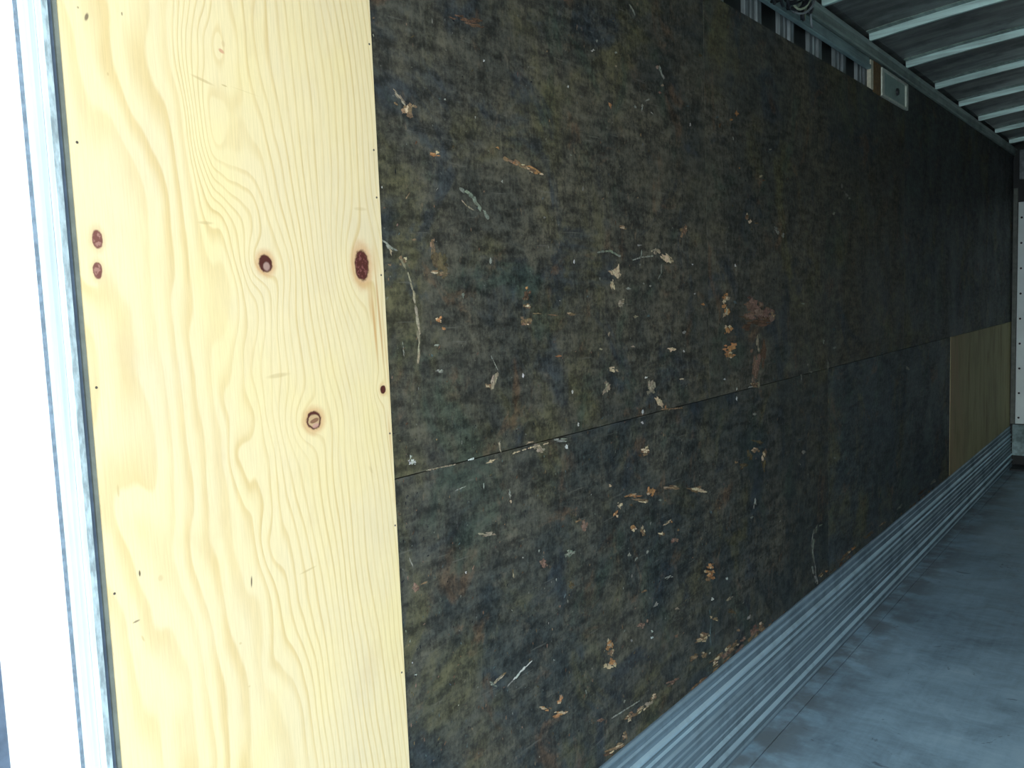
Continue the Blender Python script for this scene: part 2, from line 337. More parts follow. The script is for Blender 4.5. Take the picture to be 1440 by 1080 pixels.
# explicit wear: bare wood chips, flecks and scratches on the lining
PAL = dict(orange=(.40,.20,.085), cream=(.52,.40,.25), tan=(.21,.14,.08), tanpale=(.29,.24,.165), brown=(.125,.075,.045), pinkbrown=(.20,.125,.09), olivebrown=(.11,.085,.045),
           pale=(.25,.25,.21), palegreen=(.19,.21,.16), white=(.50,.50,.46), soot=(.018,.02,.024), grey=(.085,.11,.11))
CHIPS='''1.257 1.995 18.6 -2.0 -9.7 -17.4 tan 3
1.229 2.018 20.2 -14.5 -4.6 -3.3 tanpale 2
1.220 2.002 7.0 -5.1 -4.6 -3.3 tan 1
1.323 1.915 19.2 0.9 -1.0 -5.1 orange 2
1.332 1.922 8.6 0.9 -0.4 -5.7 cream 1
1.533 1.954 10.6 -1.2 -2.4 -3.9 orange 1
1.562 1.933 16.3 -3.0 -3.6 -4.6 orange 1
1.593 1.927 20.6 -1.3 -2.8 -5.7 orange 2
1.631 1.924 18.0 -2.1 -3.1 -4.9 tan 2
1.664 1.916 30.5 -5.5 -5.8 -7.2 orange 3
1.697 1.911 13.5 -1.6 -3.3 -5.0 cream 1
1.442 2.208 50.1 3.4 -3.9 -9.3 brown 2
1.476 2.204 30.1 1.6 -2.9 -6.3 brown 2
1.496 2.134 6.1 1.2 -0.3 -4.6 white 1
1.938 2.244 2.7 -3.6 -12.8 -5.0 white 1
1.959 2.273 8.6 1.8 -0.3 -5.4 pale 1
1.821 2.134 7.9 1.3 -0.4 -6.0 white 1
2.054 2.262 7.4 1.4 -0.3 -5.6 pale 1
2.052 2.226 7.4 1.4 -0.2 -4.7 tanpale 1
1.365 2.032 5.5 0.9 -0.2 -3.6 pale 1
1.348 2.031 5.4 0.8 -0.2 -2.9 grey 1
1.824 1.969 6.4 0.7 -0.2 -3.5 pale 1
1.874 1.890 6.6 0.5 -0.5 -8.0 pale 1
1.700 1.809 8.8 0.5 -0.3 -4.2 pale 1
1.544 1.881 5.1 0.4 -0.3 -4.7 pale 1
1.169 2.135 5.5 1.2 -0.3 -3.9 white 1
1.167 1.936 5.5 0.7 -0.4 -6.0 white 1
2.017 2.118 10.3 3.4 8.6 -11.7 orange 1
1.306 1.733 9.5 -0.3 -3.4 -17.3 tan 2
1.329 1.690 26.3 0.2 -1.7 -24.8 olivebrown 3
1.332 1.676 33.1 0.1 -0.4 -5.9 tan 2
1.253 1.742 12.2 0.4 -0.2 -3.5 tan 1
1.173 1.839 3.7 0.3 -0.2 -2.7 white 1
1.180 1.729 12.6 -11.2 -3.8 -2.3 pale 3
1.187 1.720 5.7 -9.8 -4.4 -1.5 cream 2
1.492 1.703 7.5 0.1 -0.6 -9.4 pale 1
1.394 1.630 6.9 -0.1 -0.7 -10.6 pale 1
1.315 1.580 9.7 -0.4 -0.7 -9.5 orange 2
1.329 1.562 8.8 -0.4 -0.4 -5.9 orange 1
1.618 1.626 13.6 -1.7 -5.8 -16.2 brown 2
1.622 1.643 8.3 -0.1 -0.4 -6.6 orange 1
1.622 1.601 19.5 -0.5 -0.4 -6.6 tan 2
1.614 1.565 25.1 -1.0 -0.7 -11.6 tan 3
1.657 1.582 34.6 -1.9 -0.4 -3.4 tan 1
1.724 1.576 33.3 -1.8 -0.3 -2.6 tan 1
1.808 1.576 25.7 -0.9 -0.3 -5.3 tan 2
1.743 1.474 21.5 -1.6 -0.2 -3.5 orange 1
1.754 1.610 6.1 -0.1 -0.2 -2.6 pale 1
1.220 1.700 11.8 0.2 -0.7 -9.7 tan 2
1.183 1.692 7.6 0.1 -0.2 -3.4 tan 1
2.019 1.682 28.5 -8.5 -11.5 -9.9 cream 3
2.003 1.648 14.6 -0.1 -1.0 -19.0 cream 2
2.035 1.690 14.9 0.1 -0.8 -15.3 cream 1
2.041 1.599 32.2 -0.8 -0.7 -13.5 tanpale 2
2.085 1.636 19.4 -0.2 -0.3 -4.9 pale 1
2.248 1.744 30.1 0.7 -0.7 -14.3 tanpale 2
2.312 1.723 39.8 -12.7 -15.7 -10.5 cream 3
2.430 1.807 33.5 1.4 -1.0 -23.7 tan 2
2.063 1.801 30.5 1.3 -0.4 -7.7 tan 2
2.150 1.756 20.1 0.6 -0.1 -3.0 pale 1
2.155 1.703 8.1 0.1 -0.2 -4.0 pale 1
2.209 1.642 10.5 -0.1 -0.2 -5.1 pale 1
2.173 1.649 10.2 -0.1 -0.2 -5.0 pale 1
2.124 1.558 19.9 -0.7 -0.4 -7.0 tanpale 1
2.197 1.557 14.6 -0.5 -0.3 -7.1 grey 1
1.937 1.478 21.2 -1.4 -0.3 -5.6 tanpale 1
2.331 1.450 36.6 -2.5 -0.3 -7.5 cream 2
2.417 1.499 16.7 -0.9 -0.3 -7.6 pale 1
2.414 1.440 11.9 -0.8 -0.3 -6.6 white 1
2.104 1.475 15.8 -1.0 -0.2 -4.0 tanpale 1
1.994 1.417 20.4 -8.1 -11.5 -9.0 cream 2
1.959 1.374 20.1 -6.0 -13.1 -16.6 tanpale 2
2.172 1.381 12.4 -1.1 -0.3 -6.1 white 1
2.199 1.350 29.6 -3.0 -1.1 -22.7 tanpale 4
2.248 1.302 18.1 4.0 21.8 -18.2 cream 3
2.287 1.281 11.1 -1.3 -0.4 -8.5 orange 1
2.150 1.283 10.2 -1.3 -0.5 -10.2 white 1
2.145 1.255 10.2 -1.4 -0.3 -6.1 white 1
1.978 1.516 10.8 -0.6 -0.7 -13.3 tanpale 1
1.822 1.706 9.6 0.1 -0.5 -8.9 white 1
1.797 1.380 6.4 -0.7 -0.4 -7.2 white 1
1.818 1.293 8.1 -1.1 -0.4 -6.4 white 1
2.484 1.706 9.9 0.1 -0.2 -5.5 white 1
2.495 1.615 10.0 -0.2 -0.2 -4.4 white 1
2.392 1.356 28.5 -2.7 -0.2 -4.4 cream 1
2.706 1.327 14.2 -1.3 -0.2 -6.0 white 1
2.727 1.595 31.4 -0.6 -0.7 -19.0 orange 3
2.731 1.555 31.3 -2.1 -5.8 -23.5 orange 3
2.735 1.492 36.7 -4.5 -9.7 -20.7 orange 2
2.761 1.426 73.6 -2.2 3.3 -19.5 orange 3
2.755 1.402 40.9 -3.0 -0.4 -12.1 orange 2
2.554 1.581 21.7 -4.1 -5.5 -6.2 orange 1
2.806 1.707 11.8 0.1 -0.3 -7.2 white 1
2.802 1.581 20.7 -0.5 -0.4 -10.9 grey 1
2.973 1.547 99.1 -3.1 -1.0 -33.0 pinkbrown 5
3.079 1.536 83.3 -2.8 -1.0 -33.9 pinkbrown 4
3.011 1.507 150.2 -6.2 -0.6 -20.5 brown 4
3.134 1.526 35.2 -1.2 -0.5 -18.5 tan 2
2.936 1.581 44.7 -1.0 -0.6 -20.0 pinkbrown 2
2.896 1.492 63.1 -2.9 -0.5 -15.0 brown 2
2.996 1.423 16.4 -1.0 -1.4 -46.2 tanpale 3
3.041 1.395 30.4 -2.1 -2.0 -67.6 brown 4
2.973 1.335 39.1 -4.7 -15.5 -60.0 pinkbrown 5
2.952 1.283 52.1 -5.2 -0.3 -10.2 tan 2
2.998 1.281 19.8 -2.0 -0.6 -18.1 tanpale 1
2.926 1.278 44.3 -1.4 2.0 -5.2 pale 1
2.937 1.407 28.8 -2.0 -0.4 -11.4 pinkbrown 1
3.150 1.352 17.8 -1.4 -0.3 -9.4 grey 1
3.148 1.285 17.8 -1.7 -0.2 -6.7 grey 1
3.166 1.410 21.5 -1.4 -0.3 -10.7 grey 1
2.803 1.283 11.9 -1.2 -0.4 -11.1 white 1
2.802 1.251 11.9 -1.3 -0.4 -11.1 white 1
2.804 1.470 17.8 -1.0 -0.3 -7.3 grey 1
2.915 1.878 24.9 1.3 -0.5 -14.7 tan 2
2.933 1.859 21.6 -3.9 -19.1 -13.7 cream 1
2.996 1.857 26.0 1.2 -0.2 -5.0 tan 1
3.185 1.842 28.3 -14.0 -14.6 -4.4 pale 3
3.249 1.826 29.5 1.1 -0.3 -10.7 pale 2
3.040 2.025 19.8 1.8 -0.3 -8.8 cream 1
3.066 2.013 26.8 2.3 -0.2 -5.1 tan 1
3.130 2.130 17.2 1.9 -0.2 -6.4 pale 1
2.853 2.037 12.0 1.2 -0.2 -4.8 orange 1
2.286 2.268 15.0 2.8 -0.4 -8.0 tanpale 1
2.306 2.255 10.6 3.2 10.3 -17.5 pale 3
2.313 2.221 15.3 2.6 -0.3 -7.1 tanpale 1
2.295 2.197 15.2 2.5 -0.2 -5.0 pinkbrown 1
2.223 2.166 17.2 8.3 4.6 -2.5 pale 1
2.189 2.138 7.9 0.5 -4.8 -12.2 pale 2
2.149 2.135 9.9 1.5 -0.4 -7.7 pale 1
2.246 2.132 17.5 -5.9 -4.5 -2.8 pale 1
2.836 2.215 20.7 3.0 -0.6 -16.5 orange 1
2.795 2.190 17.3 2.4 -0.2 -5.8 orange 1
2.699 2.159 16.5 2.2 -0.4 -11.4 brown 1
2.487 2.131 9.7 1.3 -0.4 -8.6 white 1
2.471 2.186 14.4 2.2 -0.2 -4.3 grey 1
2.678 2.181 16.3 2.3 -0.2 -5.7 grey 1
2.804 2.129 11.6 1.4 -0.3 -9.4 pale 1
2.177 2.062 8.1 1.0 -0.3 -5.9 tan 1
2.566 2.354 25.4 4.9 -0.3 -6.5 olivebrown 1
3.962 2.067 20.0 1.6 -0.2 -18.6 pale 1
4.022 2.031 21.1 6.0 41.3 -15.1 pale 2
4.063 2.019 26.1 1.8 -0.1 -9.5 pale 1
3.853 1.940 28.8 1.6 -0.1 -9.1 pale 1
3.460 2.010 16.1 1.2 -0.1 -5.6 grey 1
4.774 2.180 40.8 3.6 0.1 -9.0 grey 1
3.467 1.560 37.0 -0.9 -0.1 -7.1 pale 1
3.706 1.394 22.9 -1.4 -0.2 -13.6 pale 1
3.847 1.439 24.3 -1.2 -0.1 -12.4 grey 1
3.856 1.357 29.3 -1.9 -0.1 -9.4 pale 1
3.760 1.280 14.1 -1.2 -0.5 -33.9 pale 2
3.437 1.267 12.2 -1.1 -0.4 -20.1 pale 2
3.512 1.310 21.1 -1.7 -0.1 -7.3 pale 1
3.545 1.277 34.3 -3.0 -0.1 -4.4 pale 1
3.578 1.174 30.5 -3.3 -0.2 -13.4 grey 1
3.977 1.490 25.6 -0.9 -0.2 -19.1 grey 1
4.596 1.280 26.0 -1.8 0.1 -14.5 grey 1
5.105 1.161 49.3 1.8 39.8 -25.0 pale 1
2.955 1.177 26.0 -3.3 -0.2 -7.7 pale 1
3.455 0.956 33.3 -5.4 -0.2 -11.7 pale 1
3.850 0.867 24.6 -4.1 -0.1 -11.2 pale 1
1.218 1.300 14.1 -2.4 -0.6 -8.6 white 2
1.213 1.312 4.0 -0.7 -0.5 -7.1 white 1
1.398 1.275 13.9 0.1 1.3 -4.0 white 1
1.468 1.259 21.6 1.4 1.9 -4.1 cream 2
1.610 1.279 19.2 0.2 1.2 -3.5 cream 1
1.646 1.258 29.0 -4.6 -0.8 -13.7 tanpale 3
1.742 1.263 34.3 -5.2 -0.3 -5.3 pale 3
1.763 1.245 9.4 -1.5 -0.6 -10.7 white 1
1.498 1.283 5.1 -0.2 3.4 -16.6 tanpale 2
1.487 1.438 9.3 -3.1 -14.3 -21.1 tanpale 4
1.464 1.428 12.4 -1.2 -0.5 -7.9 tan 2
1.593 1.441 6.8 -0.6 -0.5 -8.3 white 1
1.305 1.529 10.7 -0.7 -0.3 -4.4 pale 1
1.312 1.474 13.0 -1.1 -0.4 -5.9 pale 2
1.290 1.508 6.4 -0.5 -0.3 -4.4 grey 1
1.527 1.176 5.3 -0.8 1.1 -15.2 pale 2
1.529 1.154 5.3 -1.1 -0.5 -8.2 cream 1
1.445 1.095 32.5 -7.8 -0.4 -6.4 tanpale 2
1.363 1.031 4.6 -1.3 -0.4 -5.4 white 1
1.199 1.098 3.7 0.3 9.8 -20.0 pale 1
1.206 1.040 10.4 -9.7 -9.5 -5.1 pinkbrown 2
1.233 1.044 15.9 -0.4 1.2 -3.2 tan 1
2.161 1.170 29.2 3.7 11.9 -12.7 tan 3
2.128 1.163 16.2 -2.7 -0.3 -6.1 brown 1
2.848 1.007 43.4 2.7 12.0 -10.9 olivebrown 3
2.899 1.036 31.8 -5.2 -0.6 -17.9 olivebrown 3
2.958 1.047 46.0 -7.3 -0.4 -13.0 tan 2
3.036 1.014 27.2 -4.5 -0.8 -26.5 tan 3
3.029 0.975 23.7 -4.1 -0.7 -23.8 olivebrown 2
2.788 1.029 20.9 1.4 7.3 -6.7 tan 1
2.985 1.069 49.9 -14.9 -7.0 -6.3 olivebrown 2
2.952 0.855 16.2 -4.3 -9.9 -23.9 pale 2
2.917 0.805 28.2 0.3 7.8 -7.4 pale 1
1.963 1.106 9.1 -1.8 -0.3 -5.8 cream 1
2.008 1.042 12.6 -4.5 -6.4 -10.2 cream 2
1.988 1.024 14.9 -3.3 -0.6 -11.8 orange 2
2.082 1.055 51.9 -8.2 0.7 -6.3 orange 3
2.134 1.030 57.7 -14.5 -1.4 -5.9 tan 3
2.185 1.049 23.6 -9.0 -12.2 -13.4 orange 3
2.073 1.030 23.7 -5.0 -0.3 -5.0 brown 1
2.316 1.032 65.1 -12.7 -0.3 -7.6 tan 3
2.484 0.994 76.8 -18.2 -2.1 -8.8 tan 4
2.078 0.966 25.8 -6.0 -0.6 -12.2 orange 2
2.133 0.938 18.5 -4.4 -0.9 -17.6 tan 2
2.280 0.930 27.7 1.4 5.4 -6.0 cream 2
2.311 0.927 11.4 -2.6 -0.3 -7.7 orange 1
2.243 0.906 17.4 0.7 9.5 -10.7 tan 2
2.327 0.870 30.3 -7.4 -0.5 -12.1 pinkbrown 2
2.352 0.893 14.1 -3.3 -0.2 -5.5 tan 1
2.239 1.010 17.5 -3.6 -0.2 -4.3 pale 1
2.270 1.002 11.1 -2.3 -0.3 -5.4 tan 1
1.832 1.028 20.1 -4.6 -0.9 -16.8 pinkbrown 3
1.800 1.045 21.7 -0.4 2.0 -4.0 tan 1
1.757 0.972 21.3 3.0 8.6 -9.8 palegreen 3
1.649 0.975 16.7 -0.8 5.8 -12.4 pinkbrown 3
1.631 1.012 5.7 -1.5 -0.3 -5.2 pale 1
1.566 1.011 5.5 -1.4 -0.2 -3.4 pale 1
1.528 0.979 6.6 -1.9 -0.6 -10.0 tanpale 1
1.762 0.886 16.0 -4.6 -0.6 -11.0 olivebrown 2
2.054 0.892 12.7 -5.8 -8.5 -9.3 pale 1
2.159 0.873 11.7 -5.2 -9.1 -9.6 pale 1
2.093 0.871 14.6 8.8 6.8 -3.9 pale 1
2.567 0.723 29.5 -8.0 -0.6 -14.3 orange 2
2.565 0.692 43.2 -12.0 -0.7 -16.7 orange 3
2.549 0.682 23.9 -6.8 -0.4 -10.7 tan 1
2.698 0.640 17.3 -4.9 -0.3 -8.7 white 1
2.584 0.604 16.3 -4.9 -0.3 -8.4 white 1
2.561 0.568 8.0 -2.5 -0.7 -16.8 grey 1
2.285 0.761 25.9 -2.7 3.6 -6.2 pale 2
2.129 0.763 27.4 -3.0 3.3 -5.9 tan 1
2.198 0.703 10.4 -6.9 -20.2 -7.9 pale 1
2.331 0.649 23.2 -5.2 1.8 -6.1 tanpale 1
2.718 0.564 34.0 -0.0 8.2 -7.7 tanpale 2
2.880 0.446 13.7 -7.7 -19.4 -7.5 pale 1
2.785 0.430 27.4 -9.1 -0.3 -7.7 tan 1
2.740 0.511 35.7 -11.2 -0.4 -10.1 olivebrown 2
1.936 0.670 21.9 -7.6 -0.8 -15.8 orange 3
1.942 0.645 22.0 -7.8 -0.6 -11.9 tan 2
1.948 0.615 29.6 -10.8 -0.7 -13.9 orange 2
1.936 0.607 24.3 -4.1 6.9 -13.9 cream 2
2.173 0.629 12.7 -4.2 -0.4 -7.5 white 1
2.172 0.610 12.8 -4.3 -0.3 -6.4 white 1
2.107 0.668 24.5 -8.0 -0.5 -10.4 pinkbrown 2
2.145 0.670 9.7 -5.0 -7.6 -7.6 pinkbrown 1
2.053 0.643 9.8 -3.4 -0.3 -6.2 pale 1
2.323 0.563 17.4 -9.0 -8.4 -7.8 tan 1
2.489 0.495 50.6 -11.0 4.9 -10.9 tan 4
2.526 0.497 37.1 -12.5 -0.5 -11.9 tan 3
2.603 0.530 27.6 -8.8 -0.4 -9.7 tan 2
2.570 0.545 16.2 -5.2 -0.3 -7.2 cream 1
2.563 0.494 8.1 -2.7 -2.0 -50.6 grey 3
2.555 0.428 10.7 -3.8 -0.2 -6.0 pale 1
2.436 0.456 34.6 -4.8 10.1 -14.4 tan 2
2.518 0.434 31.7 -11.3 -0.5 -11.9 tan 2
1.628 0.615 20.5 -8.4 -0.4 -6.2 orange 2
1.698 0.609 11.8 -6.7 -7.2 -11.5 orange 2
1.699 0.575 35.6 -6.9 4.3 -9.7 orange 3
1.654 0.605 11.9 -4.9 -0.2 -3.6 tan 1
1.882 0.478 26.1 -4.1 4.2 -7.2 pinkbrown 2
2.289 0.430 36.5 -3.6 7.7 -9.9 pinkbrown 2
2.312 0.430 18.7 -7.1 -0.3 -5.6 tan 1
2.008 0.378 15.5 -6.7 -0.7 -14.4 tan 2
2.000 0.380 15.4 -6.7 -0.3 -6.2 cream 1
2.087 0.419 41.6 1.0 10.1 -10.8 tan 4
2.141 0.419 29.7 0.7 10.5 -10.9 tanpale 3
2.172 0.428 17.0 3.4 12.8 -10.8 tan 2
2.034 0.424 24.7 0.7 12.2 -13.2 tan 3
2.006 0.482 10.2 2.3 7.2 -6.2 pale 1
1.953 0.367 43.0 -5.7 7.1 -10.4 tan 3
1.912 0.369 24.2 -6.1 4.5 -9.8 brown 2
1.456 0.755 18.2 2.9 3.9 -4.7 tanpale 3
1.438 0.750 12.5 -4.8 -0.4 -6.5 palegreen 2
1.477 0.759 11.4 -0.0 3.0 -4.8 tan 1
1.197 0.863 7.7 -0.8 1.2 -3.3 white 1
1.189 0.891 3.0 -1.1 -0.2 -2.9 white 1
1.676 0.721 6.0 -2.2 -0.2 -3.6 pale 1
1.518 0.898 4.0 -1.2 -0.2 -2.5 pale 1
3.415 1.015 24.4 -3.7 -0.1 -5.8 grey 1
2.591 0.373 32.0 -1.7 9.2 -9.5 tan 2
2.608 0.387 46.3 1.8 14.5 -12.7 tan 4
2.676 0.380 39.2 1.4 15.1 -12.9 pinkbrown 3
2.747 0.386 49.9 1.9 17.7 -14.8 tan 4
2.689 0.396 30.6 1.3 11.4 -9.7 tan 2
2.821 0.381 32.8 1.2 14.3 -11.7 pinkbrown 2
2.923 0.381 39.5 1.4 25.9 -20.7 pinkbrown 3
2.990 0.378 30.6 1.0 17.9 -14.0 tan 2
3.663 0.387 44.0 -0.4 16.9 -12.2 tan 2
3.728 0.384 30.0 -0.3 11.6 -8.2 orange 1
4.009 0.385 84.9 -0.8 19.5 -13.1 tan 3
4.117 0.388 61.7 -0.5 17.0 -11.1 orange 2
3.956 0.379 41.2 -0.5 12.7 -8.6 tan 1
4.372 0.393 87.6 -0.7 18.8 -11.6 tan 3
4.600 0.394 95.1 -0.7 16.3 -9.7 tan 3
4.950 0.406 80.7 0.9 24.1 -12.8 pale 2
5.448 0.394 122.1 1.0 22.7 -11.1 brown 3
5.758 0.400 100.8 -5.4 29.3 -17.3 pale 2
3.566 0.531 17.5 -5.0 -13.9 -48.5 palegreen 3
3.603 0.599 20.9 -7.6 -21.5 -15.2 palegreen 2
3.657 0.605 39.9 -1.3 9.0 -7.5 palegreen 1
3.556 0.441 17.3 -3.6 13.2 -31.0 pale 2
3.599 0.382 26.9 -7.6 -0.3 -18.6 pale 2
4.573 0.531 26.2 -5.4 0.1 -29.8 grey 2
2.584 0.898 16.1 -3.5 -0.3 -7.1 grey 1'''
STREAKS='''tanpale 13.7 1.216,1.700 1.234,1.668 1.244,1.640 1.248,1.618
tanpale 14.2 1.248,1.618 1.253,1.575 1.255,1.539 1.248,1.494
pale 7.5 1.171,1.736 1.189,1.725 1.204,1.720
palegreen 16.0 1.402,1.853 1.429,1.846 1.449,1.831 1.470,1.812 1.493,1.795
tanpale 6.9 1.403,1.829 1.420,1.819 1.441,1.811
tan 15.5 1.552,1.932 1.609,1.925 1.669,1.915
white 11.2 1.583,0.751 1.549,0.743 1.513,0.732
pale 7.9 1.513,0.732 1.491,0.726
palegreen 10.4 1.933,1.732 1.997,1.737 2.048,1.723
pale 7.8 2.112,1.714 2.164,1.723 2.230,1.728
pale 8.1 2.160,1.724 2.169,1.747
pale 8.7 2.280,1.704 2.279,1.679 2.261,1.662
cream 5.3 1.541,1.263 1.610,1.266 1.682,1.266
tanpale 4.5 1.345,1.272 1.257,1.275
pale 11.6 2.132,2.406 2.162,2.385
pale 3.9 1.207,1.542 1.209,1.514
pale 5.0 1.478,1.495 1.501,1.461
tan 5.9 1.235,1.821 1.247,1.833
pale 4.5 1.341,1.216 1.376,1.219
tan 8.7 2.260,1.278 2.397,1.266
pale 7.3 1.936,0.461 2.092,0.449
pale 17.5 3.568,0.607 3.541,0.552 3.574,0.467 3.600,0.392'''

wear = {}
def blob(mb, y, z, e1, e2, colr, n=12, jag=.35, x=-D):
    i = len(mb.v); x0 = x + .0002 + random.random()*.0004
    mb.v.append((x0+.0003, y, z)); mb.c.append(colr)
    for k in range(n):
        t = 2*math.pi*k/n; r = 1 - jag*random.random()**.7*1.3 + .1
        p, q = math.cos(t)*r, math.sin(t)*r
        mb.v.append((x0-.0002, y+p*e1[0]+q*e2[0], z+p*e1[1]+q*e2[1])); mb.c.append(tuple(c*.9 for c in colr))
    for k in range(n):
        a, b = i+1+k, i+1+(k+1) % n
        mb.f.append((i, a, b))
def which(y, z):
    L = (up_sheets if z > ZS else lo_sheets)
    E = [1.1645, 2.59, 4.50, 5.03, 7.47, YF] if z > ZS else [1.1645, 3.76, 6.20]
    if y < 1.170 or z < .336: return None
    for k in range(len(L)):
        if E[k] <= y < E[k+1]: return L[k]
def vary(c, a=.18):
    s = 1 + random.uniform(-a, a); return tuple(max(.01, x*s*(1+random.uniform(-.06, .06))) for x in c)
def wmb(y, z):
    p = which(y, z)
    return None if p is None else wear.setdefault(p.name, (p, MB()))[1]
for ln in CHIPS.split('\n'):
    f = ln.split(); y, z, a, b, c_, d_ = map(float, f[:6]); e1 = (a/1000, b/1000); e2 = (c_/1000, d_/1000); cn = PAL[f[6]]; n = int(f[7])
    mb = wmb(y, z)
    if mb is None: continue
    if n == 1: blob(mb, y, z, (e1[0]*.9, e1[1]*.9), (e2[0]*.9, e2[1]*.9), vary(cn), 10, .6); continue
    m_ = 2 + n*3
    for k in range(m_):
        p, q = random.uniform(-.75, .75), random.uniform(-.75, .75); s = random.uniform(.22, .62) if k else .72
        if k == 0: p = q = 0
        yy, zz = y+p*e1[0]+q*e2[0], z+p*e1[1]+q*e2[1]
        if which(yy, zz) is None: continue
        t = random.choice([vary(cn, .3)]*3+[vary(PAL['cream'], .3) if f[6] in ('orange', 'tan', 'cream') else vary(cn, .4)])
        blob(mb, yy, zz, (e1[0]*s, e1[1]*s), (e2[0]*s, e2[1]*s), t, 11, .6)
for ln in STREAKS.split('\n'):
    f = ln.split(); cn = PAL[f[0]]; w = float(f[1])/1000*.5; P = [tuple(map(float, s.split(','))) for s in f[2:]]
    for (a, b), (c_, d_) in zip(P, P[1:]):
        L = math.hypot(c_-a, d_-b); k = max(2, int(L/(w*2.2)))
        for i in range(k):
            if random.random() < .05: continue
            t = (i+random.uniform(.2, .8))/k; y, z = a+(c_-a)*t, b+(d_-b)*t; mb = wmb(y, z)
            if mb is None: continue
            u = ((c_-a)/L*L/k*1.0, (d_-b)/L*L/k*1.0); ww = w*random.uniform(.55, 1.1)
            blob(mb, y+random.uniform(-w, w)*.3, z, u, (-u[1]/math.hypot(*u)*ww, u[0]/math.hypot(*u)*ww), vary(cn, .25), 7, .5)
# scattered small flecks; thick low on the near sheets, sparse further in
for _ in range(4200):
    y = 1.17 + 7.2*random.random()**1.7; z = random.uniform(.34, 2.54)
    if random.random() > (.22 if z > 1.35 else .85): continue
    if y > 4.2 and random.random() < .6: continue
    mb = wmb(y, z)
    if mb is None: continue
    s = random.uniform(.0010, .0032)*(1+.15*y); a = math.radians(random.choice([90, 90, random.uniform(20, 60), random.uniform(0, 180)])); el = random.uniform(.9, 2.6)
    blob(mb, y, z, (math.cos(a)*s*el, math.sin(a)*s*el), (-math.sin(a)*s*.7, math.cos(a)*s*.7), vary(PAL[random.choice(['tan', 'grey', 'grey', 'soot', 'soot', 'brown', 'brown', 'olivebrown', 'olivebrown', 'pinkbrown']) if random.random() < .93 else 'pale'], .35), 6, .5)
# frayed lower edge of the lining where it meets the kick plate
for _ in range(150):
    y = 1.2 + 5.0*random.random(); 
    if math.sin(y*5.1)+math.sin(y*2.3+1) < .1: continue
    mb = wmb(y, .345); s = random.uniform(.006, .022)
    blob(mb, y, .352+random.random()*.012, (s*1.6, 0), (0, s*.45), vary(PAL[random.choice(['tan', 'pinkbrown', 'brown', 'tan', 'grey'])], .3), 9, .5)
for p, mb in wear.values():
    o = part(mb, 'bare_wood_scuffs', M_chip, p); o['kind'] = 'stuff'

# fresh sheet beside the rear frame (own thing), and the tan sheet at the far end of the lining
fs = tag(MB().box((-D-.009, .586, .335), (-D+.003, 1.1632, 2.56)).build('plywood_sheet', M_fresh, origin=(-D, .587, 0)),
         'bright new pine plywood sheet with dark red knots next to the white rear post', 'plywood')
ORG[fs.name] = Vector((-D, .587, 0))
sm = MB().cyl((-D+.0029, 0, 0), (1, 0, 0), .0021, .0008, 10, .0017)
first = None
for y, z in [(.009,1.854),(.007,1.513),(.008,1.212),(.009,.90),(.009,2.2),(.567,1.906),(.568,1.818),(.569,1.672),(.571,1.183),(.568,.884),(.570,1.366),(.570,2.10),(.569,.62),(.569,2.35)]:
    if first is None:
        first = sm.build('screw', M_screw, origin=(-D, 0, 0)); o = first
    else: o = first.copy(); COL.objects.link(o)
    o.parent = fs; o.location = (0, y, z)
ps = sheet(6.202, YF, .335, ZS, M_old, 'weathered tan plywood sheet low in the far corner', x=-D+.002)

# ------------------------------------------------------------------ kick plate
bl = struct(empty('baseboard_left'))
def sx(z): return -D + .006 + (.345-z)*.05
part(MB().extrude([(-D-.008, .352), (-D+.004, .352), (-D+.006, .345), (sx(0), 0), (-D-.008, 0)], .54, YF-.004, 'Y'), 'backing_plate', M_scuff, bl)
RIBS = ((.346,.338,.003),(.316,.309,.004),(.284,.262,.009),(.245,.236,.006),(.216,.204,.008),(.186,.181,.003),(.160,.153,.004),(.128,.124,.003),(.106,.094,.010),(.058,.044,.011),(.018,.010,.005))
for za, zb, hh in RIBS:
    pr = [(sx(za)-.001, za+.003)] + [(sx(za)+hh*math.sin(math.pi*(k+.5)/5)**.6, za+(zb-za)*(k+.5)/5) for k in range(5)] + [(sx(zb)-.001, zb-.003)]
    part(MB().extrude(pr, .545, YF-.006, 'Y'), 'rib', M_rib if za in (.284, .245, .106, .058) else M_rib2, bl)

# ------------------------------------------------------------------ rear frame
rf = empty('rear_post', (-D, .48, 0)); tag(rf, 'white painted rear corner post with a galvanised strip, left of the new plywood', 'post')
part(MB().box((-1.36, .437, -.20), (-D-.010, .532, 2.90)), 'post_core', M_white, rf)
# chipped paint skin: ragged edge beside the strip
mb = MB(); n = 260; i0 = 0
for k in range(n+1):
    zz = -.2 + 3.1*k/n; e = .5285 + random.uniform(-.0009, .0009) + (.0025*math.sin(zz*70.)*random.random() if random.random() < .12 else 0)
    mb.v += [(-D-.009, .4388, zz), (-D+.001, .4392, zz), (-D+.002, e, zz), (-D-.009, e+.001, zz)]
for k in range(n):
    for j in range(3): mb.f.append((4*k+j, 4*k+j+1, 4*k+j+5, 4*k+j+4))
part(mb, 'paint_skin', M_white, rf)
pr = [(-D-.012, .5305), (-D-.004, .5310), (-D+.003, .5335), (-D+.0055, .537), (-D+.0060, .545), (-D+.0055, .553), (-D+.0045, .5545), (-D+.0050, .556), (-D+.0045, .566), (-D+.0025, .5695), (-D-.003, .5712), (-D-.012, .5715)]
part(MB().extrude(pr, .34, 2.72, 'Z'), 'galvanised_strip', M_galv, rf, smooth=False)
part(MB().box((-D-.010, .5272, -.19), (-D+.0028, .5318, 2.72)), 'bevel_shade_line', M_bevel_shade, rf)  # thin blue-grey bar painting the bevel shading along the strip's left edge
